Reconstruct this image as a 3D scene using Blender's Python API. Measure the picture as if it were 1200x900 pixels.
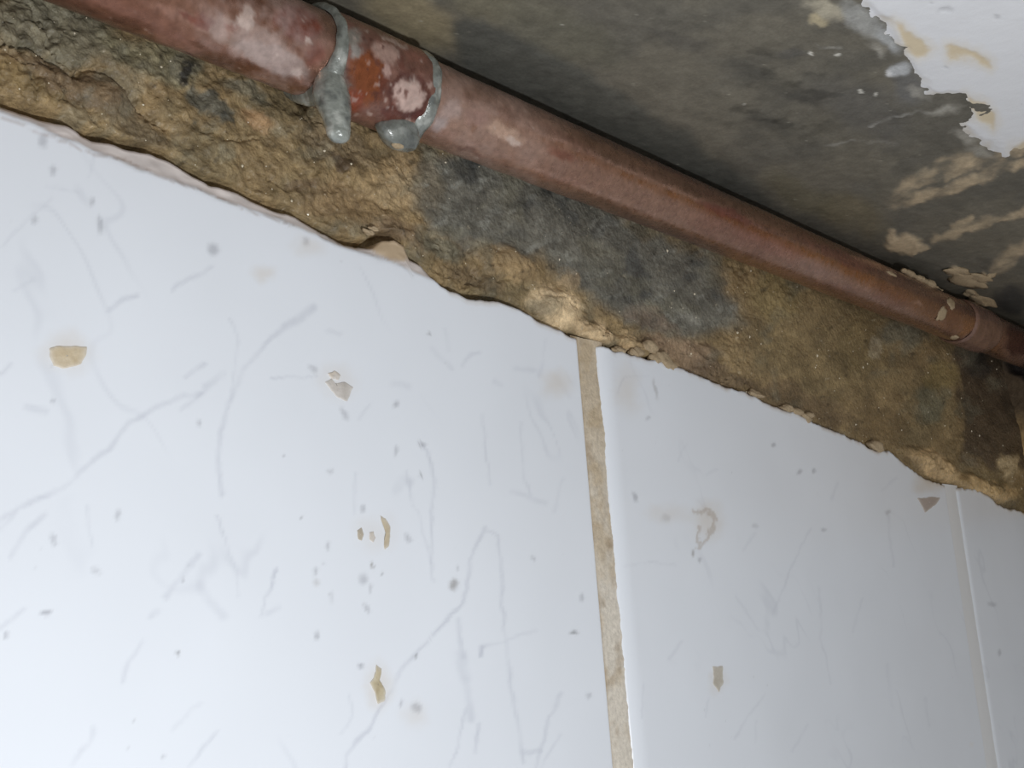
import bpy, math
import numpy as np

# ------------------------------------------------------------------ camera
# Worked out in "u": 22 u = the 15 mm copper pipe. Axes: X along the wall (to the corner), Y into the wall, Z up.
U = 0.015 / 22.0
F = 1350.0                                    # focal length in pixels of the 1200 x 900 frame
def cam_dir(p):
    v = np.array([p[0] - 600.0, 450.0 - p[1], -F]); return v / np.linalg.norm(v)
AX = cam_dir((1786, 652)); AZ = cam_dir((142, -5881))
AZ = AZ - AX * (AX @ AZ); AZ /= np.linalg.norm(AZ); AY = np.cross(AZ, AX)
ROT = np.array([AX, AY, AZ])                  # world = ROT @ camera
scene = bpy.context.scene
for o in list(bpy.data.objects): bpy.data.objects.remove(o)
import mathutils
cam_data = bpy.data.cameras.new('camera'); cam = bpy.data.objects.new('camera', cam_data)
scene.collection.objects.link(cam); scene.camera = cam
cam_data.sensor_width = 36.0; cam_data.lens = F / 1200.0 * 36.0
cam_data.clip_start = 0.005; cam_data.clip_end = 20
cam.matrix_world = mathutils.Matrix([list(ROT[i]) + [0.0] for i in range(3)] + [[0, 0, 0, 1]])

# ------------------------------------------------------------------ light
world = bpy.data.worlds.new('world'); scene.world = world; world.use_nodes = True
bg = world.node_tree.nodes['Background']
bg.inputs[0].default_value = (1.0, 0.99, 0.97, 1); bg.inputs[1].default_value = 0.415
lamp = bpy.data.lights.new('phone_torch_light', 'POINT'); lamp_o = bpy.data.objects.new('phone_torch_light', lamp)
scene.collection.objects.link(lamp_o)
LIGHT = np.array([70.0, -60.0, -100.0])
lamp_o.location = LIGHT * U; lamp.energy = 1.22; lamp.shadow_soft_size = 0.005; lamp.color = (0.965, 0.99, 1.03)
scene.view_settings.view_transform = 'Standard'; scene.view_settings.look = 'None'
scene.view_settings.exposure = 0.0; scene.view_settings.gamma = 1.0; scene.view_settings.use_curve_mapping = False

# ------------------------------------------------------------------ geometry helpers
YW = 216.3                                    # front face of the tiles
ZC = 162.5                                    # underside of the ceiling slab
XC = 738.0                                    # corner with the end wall
PY, PZ, PR = 204.3, 144.15, 11.0              # pipe axis and radius
def ray(p): return ROT @ cam_dir(p)
def on_wall(p, y=YW): r = ray(p); return r * (y / r[1])
def on_ceil(p, z=ZC): r = ray(p); return r * (z / r[2])
def on_pipe(p, rad=PR):
    r = ray(p); a = r[1]**2 + r[2]**2; b = -(r[1]*PY + r[2]*PZ); c = PY**2 + PZ**2 - rad**2
    t = (-b - math.sqrt(max(b*b - a*c, 0))) / a; return r * t
def proj(V):                                  # points (u) -> photo pixels
    c = V @ ROT; z = np.minimum(c[..., 2], -1e-3)
    return np.stack([600 - F * c[..., 0] / z, 450 + F * c[..., 1] / z], -1)

def noise(x, y, seed=0):
    xi = np.floor(x).astype(np.int64); yi = np.floor(y).astype(np.int64)
    fx = x - xi; fy = y - yi; fx = fx*fx*(3-2*fx); fy = fy*fy*(3-2*fy)
    def h(a, b):
        n = (a * 374761393 + b * 668265263 + seed * 982451653) & 0xFFFFFFFF
        n = ((n ^ (n >> 13)) * 1274126177) & 0xFFFFFFFF
        n = ((n ^ (n >> 16)) * 2246822519) & 0xFFFFFFFF
        return ((n ^ (n >> 15)) & 0xFFFFFF) / float(0xFFFFFF)
    return (h(xi, yi)*(1-fx) + h(xi+1, yi)*fx)*(1-fy) + (h(xi, yi+1)*(1-fx) + h(xi+1, yi+1)*fx)*fy
def fbm(x, y, size, octs=4, seed=0):          # about -1 .. 1
    s = 0; a = 1; tot = 0
    for k in range(octs):
        s = s + a * (noise(x / size * 2**k + 17.3*k, y / size * 2**k - 9.1*k, seed + k) * 2 - 1); tot += a; a *= 0.55
    return s / tot * 1.5
def smooth(a, b, x): t = np.clip((x - a) / (b - a), 0, 1); return t*t*(3-2*t)
def lin(r, g, b):
    def f(c):
        c /= 255.0; return c/12.92 if c <= 0.04045 else ((c+0.055)/1.055)**2.4
    return np.array([f(r), f(g), f(b)])
def seg_dist(P, pts):
    d = np.full(P.shape[:-1], 1e9)
    for a, b in zip(pts[:-1], pts[1:]):
        a = np.array(a[:2], float); b = np.array(b[:2], float); v = b - a
        t = np.clip(((P - a) @ v) / max(v @ v, 1e-9), 0, 1)
        q = P - a - t[..., None] * v; d = np.minimum(d, np.sqrt((q*q).sum(-1)))
    return d
def poly_sdf(P, poly):                        # + inside
    d = seg_dist(P, list(poly) + [poly[0]]); ins = np.zeros(P.shape[:-1], bool)
    for (x0, y0), (x1, y1) in zip(poly, list(poly[1:]) + [poly[0]]):
        c = ((y0 > P[..., 1]) != (y1 > P[..., 1]))
        xx = (x1 - x0) * (P[..., 1] - y0) / ((y1 - y0) or 1e-9) + x0
        ins ^= c & (P[..., 0] < xx)
    return np.where(ins, d, -d)
def ell(P, cx, cy, rx, ry, ang=0.0):          # > 0 inside, 1 at centre
    a = math.radians(ang); dx = P[..., 0] - cx; dy = P[..., 1] - cy
    u = dx*math.cos(a) + dy*math.sin(a); v = -dx*math.sin(a) + dy*math.cos(a)
    return 1 - np.sqrt((u/rx)**2 + (v/ry)**2)
def mix(C, col, m): return C + (np.asarray(col) - C) * m[..., None]
def warp(P, amp, size, seed=3):
    return P + amp * np.stack([fbm(P[..., 0], P[..., 1], size, 4, seed), fbm(P[..., 0], P[..., 1], size, 4, seed + 50)], -1)

def make_mesh(name, V, faces, mat, parent=None, origin=(0, 0, 0), col=None, smooth_shade=True):
    V = np.asarray(V, float).reshape(-1, 3); org = np.asarray(origin, float)
    me = bpy.data.meshes.new(name)
    if isinstance(faces, np.ndarray):
        n = len(faces); k = faces.shape[1]
        me.vertices.add(len(V)); me.vertices.foreach_set('co', ((V - org) * U).ravel())
        me.loops.add(n*k); me.loops.foreach_set('vertex_index', faces.astype(np.int32).ravel())
        me.polygons.add(n); me.polygons.foreach_set('loop_start', np.arange(0, n*k, k, dtype=np.int32))
        me.update(calc_edges=True)
    else:
        me.from_pydata([tuple(p) for p in (V - org) * U], [], faces)
    if col is not None:
        at = me.color_attributes.new('Col', 'FLOAT_COLOR', 'POINT')
        at.data.foreach_set('color', np.clip(np.concatenate([col.reshape(len(V), -1)[:, :3], (col.reshape(len(V), -1)[:, 3:4] if col.shape[-1] == 4 else np.ones((len(V), 1)))], 1), 0, 1).ravel())
    me.polygons.foreach_set('use_smooth', [smooth_shade] * len(me.polygons))
    me.materials.append(mat); me.validate()
    o = bpy.data.objects.new(name, me); scene.collection.objects.link(o)
    if parent is not None: o.parent = parent
    else: o.location = org * U
    return o
def grid_faces(nr, nc, wrap=False, flip=False):
    r = np.arange(nr - 1)[:, None]; c = np.arange(nc if wrap else nc - 1)[None, :]
    a = r*nc + c; b = r*nc + (c+1) % nc; f = np.stack([a, b, b + nc, a + nc], -1).reshape(-1, 4)
    return f[:, ::-1].copy() if flip else f
def tag(o, label, cat, group=None, kind=None):
    o['label'] = label; o['category'] = cat
    if group: o['group'] = group
    if kind: o['kind'] = kind
    return o
def empty(name, loc):
    o = bpy.data.objects.new(name, None); scene.collection.objects.link(o)
    o.location = np.asarray(loc, float) * U; o.empty_display_size = 0.01; return o
def box(x0, x1, y0, y1, z0, z1):
    V = [(x, y, z) for x in (x0, x1) for y in (y0, y1) for z in (z0, z1)]
    return V, [(0, 1, 3, 2), (4, 6, 7, 5), (0, 4, 5, 1), (2, 3, 7, 6), (0, 2, 6, 4), (1, 5, 7, 3)]
def blob(center, rad, seed=0, rough=0.25, sub=2, stretch=None):
    import bmesh
    bm = bmesh.new(); bmesh.ops.create_icosphere(bm, subdivisions=sub, radius=1.0)
    V = np.array([v.co[:] for v in bm.verts]); Fc = [tuple(v.index for v in f.verts) for f in bm.faces]; bm.free()
    n = fbm(V[:, 0]*1.3 + V[:, 2]*0.7 + seed*3.1, V[:, 1]*1.3 - V[:, 2]*0.9 + seed*1.7, 0.9, 3, seed)
    V = V * (1 + rough * n)[:, None] * np.asarray(rad, float)
    return V + np.asarray(center, float), Fc

# ------------------------------------------------------------------ materials
def material(name, base=None, rough=0.6, metallic=0.0, bumps=(), var=(), spec=0.5, coat=0.0, rough_var=None, trans=0.0):
    """base None -> colour attribute. bumps: (scale 1/m, strength, distance m); var: (scale, low, high) brightness grain."""
    m = bpy.data.materials.new(name); m.use_nodes = True; nt = m.node_tree; N = nt.nodes; L = nt.links
    b = N['Principled BSDF']; tc = N.new('ShaderNodeTexCoord')
    b.inputs['Roughness'].default_value = rough; b.inputs['Metallic'].default_value = metallic
    b.inputs['Specular IOR Level'].default_value = spec; b.inputs['Coat Weight'].default_value = coat
    b.inputs['Coat Roughness'].default_value = 0.15; b.inputs['Transmission Weight'].default_value = trans
    if base is None:
        a = N.new('ShaderNodeAttribute'); a.attribute_name = 'Col'; c = a.outputs['Color']
        if metallic > 0.6: L.new(a.outputs['Alpha'], b.inputs['Metallic'])
    else:
        a = N.new('ShaderNodeRGB'); a.outputs[0].default_value = (*base, 1); c = a.outputs[0]
    for sc, lo, hi in var:
        n = N.new('ShaderNodeTexNoise'); n.inputs['Scale'].default_value = sc; n.inputs['Detail'].default_value = 5
        L.new(tc.outputs['Object'], n.inputs['Vector'])
        r = N.new('ShaderNodeMapRange'); r.inputs[1].default_value = 0.3; r.inputs[2].default_value = 0.7
        r.inputs[3].default_value = lo; r.inputs[4].default_value = hi; L.new(n.outputs[0], r.inputs[0])
        x = N.new('ShaderNodeMixRGB'); x.blend_type = 'MULTIPLY'; x.inputs[0].default_value = 1
        L.new(c, x.inputs[1]); L.new(r.outputs[0], x.inputs[2]); c = x.outputs[0]
    L.new(c, b.inputs['Base Color'])
    if rough_var:
        sc, lo, hi = rough_var
        n = N.new('ShaderNodeTexNoise'); n.inputs['Scale'].default_value = sc; n.inputs['Detail'].default_value = 4
        L.new(tc.outputs['Object'], n.inputs['Vector'])
        r = N.new('ShaderNodeMapRange'); r.inputs[1].default_value = 0.35; r.inputs[2].default_value = 0.65
        r.inputs[3].default_value = lo; r.inputs[4].default_value = hi
        L.new(n.outputs[0], r.inputs[0]); L.new(r.outputs[0], b.inputs['Roughness'])
    prev = None
    for sc, st, dist in bumps:
        n = N.new('ShaderNodeTexNoise'); n.inputs['Scale'].default_value = sc; n.inputs['Detail'].default_value = 6
        L.new(tc.outputs['Object'], n.inputs['Vector'])
        bp = N.new('ShaderNodeBump'); bp.inputs['Strength'].default_value = st; bp.inputs['Distance'].default_value = dist
        L.new(n.outputs[0], bp.inputs['Height'])
        if prev: L.new(prev.outputs[0], bp.inputs['Normal'])
        prev = bp
    if prev: L.new(prev.outputs[0], b.inputs['Normal'])
    return m
M_TILE = material('glazed_tile', rough=0.28, spec=0.4, bumps=((120, 0.05, 0.001),))
M_TILE_PLAIN = material('glazed_tile_plain', tuple(lin(232, 236, 243)), rough=0.28, var=((60, 0.94, 1.0),))
M_MORTAR = material('rough_mortar', rough=0.6, spec=0.45, bumps=((800, 0.8, 0.0007), (1700, 0.5, 0.0003)), var=((900, 0.78, 1.18), (3500, 0.85, 1.15)), rough_var=(1500, 0.3, 0.85))
M_CEIL = material('damp_concrete', rough=0.75, spec=0.3, bumps=((500, 0.25, 0.0005), (1500, 0.25, 0.0002)), var=((350, 0.9, 1.1), (1500, 0.9, 1.1)))
M_WHITE = material('white_ceiling_paint', rough=0.6, spec=0.3, bumps=((260, 0.3, 0.0006), (1500, 0.15, 0.0002)))
M_GROUT2 = material('white_grout', rough=0.5)
M_GROUT = material('dirty_grout', rough=0.7, bumps=((1200, 0.5, 0.0004),), var=((900, 0.85, 1.12),))
M_COPPER = material('aged_copper', rough=0.42, metallic=0.9, spec=0.4, bumps=((500, 0.2, 0.0003), (1600, 0.12, 0.0001)), var=((900, 0.85, 1.15),), rough_var=(500, 0.2, 0.38))
M_SOLDER = material('grey_solder', rough=0.22, metallic=0.15, spec=0.6, coat=0.8, bumps=((900, 0.5, 0.0004), (3000, 0.3, 0.0002)), var=((700, 0.7, 1.25),))
M_CRUMB = material('tan_plaster', tuple(lin(178, 158, 128)), rough=0.8, bumps=((2500, 0.6, 0.0003),), var=((2000, 0.8, 1.15),))
M_SPLASH = material('dried_mortar_splash', rough=0.6, bumps=((1800, 0.3, 0.0002),), var=((1500, 0.93, 1.05),))
M_WALL = material('end_wall_plaster', rough=0.8, bumps=((500, 0.5, 0.0008), (2000, 0.5, 0.0003)), var=((800, 0.8, 1.15),))
M_BACK = material('wall_backing', tuple(lin(70, 60, 48)), rough=0.9, var=((600, 0.8, 1.2),))

# ------------------------------------------------------------------ outlines measured on the wall
EDGE_PX = [(0, 122), (30, 132), (80, 147), (110, 162), (143, 170), (180, 180), (217, 197), (247, 213), (283, 227), (320, 243),
           (353, 257), (377, 272), (400, 284), (423, 288), (440, 289), (450, 280), (464, 281), (477, 287), (482, 303), (497, 311),
           (513, 330), (527, 342), (547, 350), (567, 354), (583, 353), (610, 365), (633, 378), (657, 388), (676, 398), (707, 407),
           (747, 418), (783, 427), (833, 447), (877, 462), (910, 477), (950, 493), (1000, 515), (1016, 523), (1029, 529), (1042, 529),
           (1056, 541), (1067, 551), (1085, 562), (1110, 570), (1127, 573), (1142, 574), (1160, 581), (1169, 592), (1198, 601), (1222, 608)]
_e = np.array([on_wall(p) for p in EDGE_PX]); _e = _e[np.argsort(_e[:, 0])]
def edge_z(x):
    z = np.interp(x, _e[:, 0], _e[:, 2]); z = np.where(x < _e[0, 0], _e[0, 2] + (_e[0, 0] - x) * 0.11, z)
    return z + 0.35 * fbm(x, x*0 + 5.0, 5.0, 3, 8) * (1 + x / 500)
CHIP_PX = [(0, 132), (33, 143), (83, 166), (133, 187), (173, 203), (233, 223), (267, 238), (317, 255), (350, 267), (400, 290), (450, 304), (483, 319), (508, 329), (530, 344)]
X1R = on_wall((699, 650))[0]; X2L = on_wall((724, 650))[0]
X2R = on_wall((1126, 690))[0]; X3L = on_wall((1138, 690))[0]
TW = X2R - X2L; GAP = X2L - X1R; ZROW = -125.0

# ------------------------------------------------------------------ the tiled wall
wall_v, wall_f = box(-420, XC + 40, YW + 13, YW + 60, -420, ZC + 30)
wall = make_mesh('wall_back', wall_v, wall_f, M_BACK, origin=(150, YW + 36, -420), smooth_shade=False)
WO = (150, YW + 36, -420)
tag(wall, 'tiled bathroom wall with white marble-look tiles below a strip of bare mortar', 'wall', kind='structure')

VEINS = [  # (width, strength, points)
 (3.2, .55, [(-30, 625), (20, 597), (73, 573), (100, 547), (133, 520), (150, 497), (193, 473), (217, 463), (237, 462)]),
 (3, .5, [(213, 480), (228, 468), (240, 460)]), (3, .5, [(217, 443), (230, 432), (240, 426)]), (4, .5, [(242, 453), (263, 438)]),
 (5, .6, [(367, 360), (340, 381), (325, 390)]), (3, .5, [(325, 390), (310, 403), (287, 433), (267, 473), (259, 500), (257, 547), (260, 580)]),
 (2, .4, [(270, 373), (278, 400), (277, 433), (267, 480)]), (3, .55, [(127, 363), (143, 352), (160, 345)]), (3, .5, [(203, 340), (220, 327), (248, 313)]),
 (4, .5, [(32, 478), (53, 482)]), (3, .4, [(0, 437), (13, 427)]), (2.5, .3, [(17, 340), (37, 327)]),
 (2, .45, [(253, 603), (267, 640), (277, 667), (280, 700)]), (4, .6, [(233, 650), (218, 668), (205, 685), (193, 700)]), (4, .4, [(183, 716), (176, 722)]),
 (3, .35, [(168, 752), (150, 775), (145, 800)]), (3.5, .35, [(110, 852), (104, 872), (85, 895)]), (1.8, .5, [(323, 668), (312, 700), (307, 722)]),
 (3.5, .35, [(327, 713), (313, 720)]), (6, .3, [(233, 685), (245, 705), (262, 722)]), (2.5, .4, [(253, 858), (238, 877), (220, 900)]), (3, .25, [(235, 822), (203, 855)]),
 (3.5, .45, [(13, 652), (30, 622), (53, 603)]), (3, .4, [(0, 620), (20, 600)]), (3, .35, [(0, 737), (27, 713)]), (2, .3, [(107, 640), (103, 593)]),
 (2.4, .6, [(404, 905), (407, 883), (417, 870), (433, 853), (447, 830), (460, 807), (467, 790), (483, 770), (500, 752), (520, 730), (542, 708), (547, 693), (550, 657), (557, 640), (568, 618)]),
 (2.2, .45, [(570, 622), (583, 628), (587, 650), (588, 707), (592, 740), (598, 797), (602, 823), (607, 847), (613, 893)]),
 (3, .45, [(538, 727), (540, 750), (543, 770)]), (7, .45, [(541, 768), (545, 795)]), (4.5, .45, [(545, 795), (548, 818), (552, 843)]), (2, .45, [(545, 830), (540, 863), (528, 900)]),
 (2.2, .5, [(562, 847), (560, 865), (558, 882)]), (2, .35, [(563, 757), (587, 752), (630, 738)]), (2.2, .7, [(565, 757), (564, 768)]),
 (2.4, .45, [(658, 813), (643, 840), (636, 873), (627, 900)]), (3, .4, [(613, 883), (633, 881)]), (2, .35, [(657, 860), (633, 900)]),
 (2, .5, [(494, 521), (502, 530), (508, 568), (506, 614), (505, 650), (508, 680)]), (1.8, .4, [(475, 552), (483, 590), (491, 600), (497, 633), (505, 660)]),
 (5, .4, [(463, 575), (470, 562), (480, 566)]), (1.8, .35, [(566, 486), (570, 537), (576, 568)]), (1.8, .3, [(609, 494), (611, 521), (615, 560), (621, 580)]),
 (4, .4, [(461, 451), (478, 453)]), (3.5, .35, [(506, 408), (529, 432)]), (2.5, .35, [(543, 428), (552, 416), (561, 414)]), (2.5, .3, [(520, 385), (526, 410)]),
 (3, .35, [(578, 446), (588, 451)]), (3, .35, [(605, 432), (627, 432)]), (1.5, .4, [(317, 443), (370, 441)]), (2, .35, [(421, 490), (434, 474)]), (2, .25, [(417, 555), (416, 600)]),
 (3, .35, [(384, 389), (398, 391)]), (2, .3, [(316, 696), (323, 669)]), (2, .3, [(110, 180), (106, 205)]), (2.5, .3, [(60, 235), (20, 270), (0, 290)]), (2, .25, [(55, 218), (90, 225)]),
 (2, .3, [(400, 860), (412, 840), (411, 815)]), (3, .3, [(600, 575), (640, 590)]), (2, .3, [(660, 560), (650, 600)]), (2, .3, [(640, 400), (632, 440)]),
 # second tile
 (1.6, .45, [(950, 620), (930, 660), (905, 720)]), (1.6, .45, [(960, 690), (962, 750), (975, 800)]), (1.8, .55, [(1041, 605), (1046, 665)]), (2, .45, [(975, 585), (982, 565)]),
 (2, .45, [(828, 557), (840, 550)]), (2, .45, [(785, 772), (800, 752)]), (1.4, .4, [(730, 662), (760, 659), (790, 662)]), (1.6, .4, [(862, 700), (890, 740)]), (1.8, .4, [(860, 865), (880, 835), (895, 815)]),
 (1.6, .4, [(887, 845), (884, 870)]), (1.6, .4, [(830, 820), (827, 840)]), (1.8, .4, [(1083, 818), (1090, 850)]), (1.5, .45, [(755, 800), (752, 840)]),
 (1.4, .5, [(723, 463), (733, 443), (760, 440)]), (2, .35, [(870, 645), (885, 625)]), (1.6, .35, [(795, 540), (805, 520)]), (2, .35, [(930, 880), (945, 850)]), (1.6, .35, [(1000, 740), (1010, 700)]),
 (2, .35, [(1050, 560), (1035, 575)]), (2, .35, [(1040, 780), (1046, 830)])]
GREY = lin(120, 122, 132); BRN = lin(100, 88, 72); DRK = lin(48, 46, 46); LG = lin(165, 168, 176)
SPECKS = [(532, 685, 5, 7, BRN, .95, 20), (672, 742, 5, 2.4, DRK, .95, 0), (487, 769, 2.6, 3.4, DRK, .8, 0), (209, 766, 2.4, 2.4, DRK, .85, 0), (54, 718, 7, 3.5, GREY, .9, 5), (7, 745, 3, 4, GREY, .7, 0),
 (423, 780, 3, 4, GREY, .9, 0), (371, 745, 3, 5, GREY, .8, 0), (478, 631, 4, 6, LG, .9, -20), (436, 663, 2.2, 4.5, BRN, 1, -20), (448, 672, 2, 2, DRK, .6, 0), (430, 713, 3, 7, LG, .9, -25), (426, 679, 5.5, 7, LG, .9, 0),
 (434, 690, 2, 6, LG, .7, 0), (370, 670, 2.5, 6, LG, .9, 0), (371, 683, 4, 4, lin(190, 190, 190), .9, 0), (682, 700, 3, 5, GREY, .6, 0), (624, 655, 2, 4, GREY, .7, -30), (464, 474, 3, 4, GREY, .8, 0), (494, 521, 5, 3, GREY, .8, 25),
 (493, 557, 2, 2.6, DRK, .7, 0), (464, 528, 3, 7, GREY, .6, 10), (426, 596, 3.5, 4, LG, .9, 0), (503, 391, 2, 2, DRK, .7, 0), (353, 606, 2, 2, DRK, .7, 0), (138, 603, 3.5, 7, GREY, .6, 10), (488, 829, 6, 6, GREY, .75, 0),
 (404, 485, 4, 8, LG, .9, -30), (112, 669, 7, 4, LG, .6, 30), (63, 633, 4, 8, LG, .8, -25), (215, 680, 2.4, 3, GREY, .6, 0), (117, 263, 4, 11, GREY, .7, -12), (50, 165, 6, 9, LG, .9, 0), (62, 200, 4, 6, LG, .9, 0),
 (250, 292, 7, 8, GREY, .75, -20), (40, 258, 4, 5, LG, .8, 0), (108, 236, 4, 5, LG, .8, 0), (62, 470, 3, 4, GREY, .6, 0), (233, 495, 3, 4, GREY, .6, 0), (367, 432, 6, 4, GREY, .55, 35), (387, 553, 3, 3, LG, .7, 0), (536, 666, 2, 3, GREY, .5, 0),
 (470, 825, 3, 4, LG, .9, 0), (358, 283, 4, 6, GREY, .6, 0), (191, 887, 2.5, 3, GREY, .5, 0), (385, 640, 2, 6, LG, .9, 0), (388, 700, 2, 7, LG, .7, 0), (316, 248, 2, 2, DRK, .5, 0), (690, 815, 3, 4, LG, .8, 0), (380, 660, 2, 3, LG, .8, 0),
 (744, 583, 3, 6, GREY, .75, -25), (812, 649, 2.5, 4, BRN, .8, 0), (820, 656, 2.5, 4, GREY, .7, 0), (780, 607, 5, 5, GREY, .4, 20), (937, 553, 2.5, 4, GREY, .7, 15), (954, 552, 2.5, 3.5, GREY, .7, -15), (966, 621, 3.5, 3, GREY, .6, 0),
 (907, 521, 3, 3, GREY, .8, 0), (885, 616, 4, 3, GREY, .4, 0), (1163, 708, 5, 3, GREY, .55, 10), (1171, 765, 2.2, 4.5, GREY, .6, 0), (1041, 600, 4, 3, GREY, .6, 0), (768, 456, 2.4, 12, BRN, .5, -12), (760, 490, 3, 3, LG, .7, 0), (1139, 873, 3, 3, lin(235, 235, 235), .9, 0)]
TAN = lin(205, 182, 145)
def tile_colour(V):
    P = proj(V); C = np.empty(P.shape[:-1] + (3,)); C[...] = lin(235, 240, 247)
    C *= (1 + 0.025 * fbm(V[..., 0], V[..., 2], 45, 3, 31))[..., None]
    ok = (P[..., 0] > -60) & (P[..., 1] < 960)
    Q = warp(P, 2.2, 16, 60); vein = lin(188, 193, 206)
    brk = 0.75 + 0.5 * fbm(P[..., 0], P[..., 1], 22, 3, 70)
    for w, s, pts in VEINS:
        d = seg_dist(Q, pts); C = mix(C, vein, np.clip((.6 if pts[0][0] > 700 else 1.0) * smooth(w * 1.6, w * 0.1, d) * s * 0.68 * np.clip(brk, .3, 1.2), 0, 1) * ok)
    rv = np.abs(fbm(V[..., 0] * 1.0 + V[..., 2] * .5, V[..., 2] * .7, 38, 4, 36)); C = mix(C, vein, smooth(.07, 0, rv) * smooth(.1, .7, fbm(V[..., 0], V[..., 2], 30, 3, 37)) * .2)
    Q2 = warp(P, 1.6, 6, 90)
    for x, y, rx, ry, c, s, a in SPECKS:
        C = mix(C, c, smooth(-.25, 0.75, ell(Q2, x, y, rx * 1.15, ry * 1.15, a)) * s * .55)
    # faint tan smears of washed cement
    for x, y, rx, ry, s in ((78, 414, 46, 34, .30), (395, 447, 34, 30, .20), (440, 625, 38, 34, .14), (443, 805, 26, 40, .28), (652, 450, 26, 24, .28), (828, 610, 30, 34, .30), (785, 600, 40, 18, .16),
                            (487, 838, 24, 22, .16), (310, 318, 22, 14, .25), (1090, 565, 32, 20, .45), (735, 455, 22, 45, .22), (360, 290, 30, 20, .2), (842, 796, 14, 24, .2)):
        C = mix(C, TAN, smooth(0, 1, ell(warp(P, 6, 22, 44), x, y, rx, ry)) * s)
    d = seg_dist(warp(P, 5, 9, 12), [(812, 600), (830, 597), (838, 612), (828, 632), (818, 640), (820, 615)]); C = mix(C, lin(165, 145, 120), smooth(3.5, .5, d) * .4)
    # finer dirt specks everywhere on the glaze
    n = noise(P[..., 0] / 3.2, P[..., 1] / 3.2, 7); n2 = fbm(P[..., 0], P[..., 1], 120, 2, 77)
    C = mix(C, LG, smooth(0.985, 0.998, n) * np.clip(.5 + n2, 0, 1) * .45)
    return C
_cb = np.array([on_wall(p) for p in CHIP_PX])
def build_tile(xL, xR, nc, nr, left_round=2.5, right_round=1.4, roundy=2.6):
    s = np.linspace(0, 1, nc); k = 0.9 if xR > 400 else 1.6     # columns get wider with distance
    xs = xL + (xR - xL) * ((np.exp(k*s) - 1) / (math.exp(k) - 1))
    xs = np.unique(np.concatenate([xs, xL + np.linspace(0, left_round, 8), xR - np.linspace(0, right_round, 6)]))
    xs = np.concatenate([[xs[0]], xs, [xs[-1]]])
    top = edge_z(xs); t = np.linspace(0, 1, nr); t = np.concatenate([[0], t, [1]])
    X = np.repeat(xs[None, :], len(t), 0); Z = ZROW + (top[None, :] - ZROW) * t[:, None]; Y = np.full(X.shape, YW)
    eL = np.clip((X - xL) / left_round, 0, 1); eR = np.clip((xR - X) / right_round, 0, 1)
    Y = Y + roundy * (1 - np.sqrt(1 - (1 - eL)**2)) + 1.4 * (1 - np.sqrt(1 - (1 - eR)**2))
    V = np.stack([X, Y, Z], -1); C = tile_colour(V)
    zb = np.interp(X, _cb[:, 0], _cb[:, 2]); inb = smooth(0.0, 1.0, (Z - zb) + 0.25 * fbm(X, Z, 3, 3, 5)) * (X < _cb[-1, 0])
    Y += inb * (0.35 + 0.9 * np.clip((Z - zb) / np.maximum(top[None, :] - zb, .5), 0, 1) + 0.25 * fbm(X * .35, Z, 1.6, 3, 15))
    bcol = lin(220, 209, 202) * (1 + .16 * fbm(X * .2, Z, 1.3, 3, 25))[..., None]; C = C + (bcol - C) * (inb * .85)[..., None]
    cr = smooth(2.2, .2, seg_dist(warp(proj(V), 2, 8, 33), [(0, 137), (60, 160), (110, 182), (150, 186), (200, 212), (240, 224), (300, 250), (345, 266)])); C = mix(C, lin(150, 125, 108), cr * .35)
    C = mix(C, lin(200, 176, 142), smooth(-3, 3, poly_sdf(warp(proj(V), 2, 8, 34), [(432, 287), (450, 276), (466, 276), (480, 284), (484, 304), (466, 304), (445, 298)])) * .9)
    tp = smooth(2.2, 0.0, top[None, :] - Z) * np.clip(.45 + .8 * fbm(X, Z, 9, 3, 61), 0, 1) * (X > 200); C = mix(C, lin(176, 150, 115), tp * .55)
    Y[:, 0] = Y[:, -1] = YW + 12; Y[0, :] = Y[-1, :] = YW + 12
    V = np.stack([X, Y, Z], -1)
    return V, grid_faces(len(t), len(xs)), C
tiles = []
for xL, xR, nc, nr, lr in ((X1R - TW, X1R, 520, 330, 2.5), (X2L, X2R, 420, 300, 7.0), (X3L, XC - 1.0, 110, 200, 5.0)):
    V, f, C = build_tile(xL, xR, nc, nr, lr)
    tiles.append(make_mesh('tile', V, f, M_TILE, wall, WO, C))
tiles[0]['label'] = 'white marble-look tile with a chipped cut top edge'
for k, (xa, xb) in enumerate(((X1R - 2*TW - GAP, X1R - TW - GAP), (X1R - TW, X1R), (X2L, X2R), (X3L, XC - 1))):     # next row down and the tile before: out of the frame
    z1 = ZROW - GAP * .5
    V, f = box(xa, xb, YW, YW + 12, z1 - 190, z1); make_mesh('tile', V, f, M_TILE_PLAIN, wall, WO, smooth_shade=False)
xa, xb = X1R - 2*TW - GAP, X1R - TW - GAP
V, f = box(xa, xb, YW, YW + 12, ZROW, 140); make_mesh('tile', V, f, M_TILE_PLAIN, wall, WO, smooth_shade=False)

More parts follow.
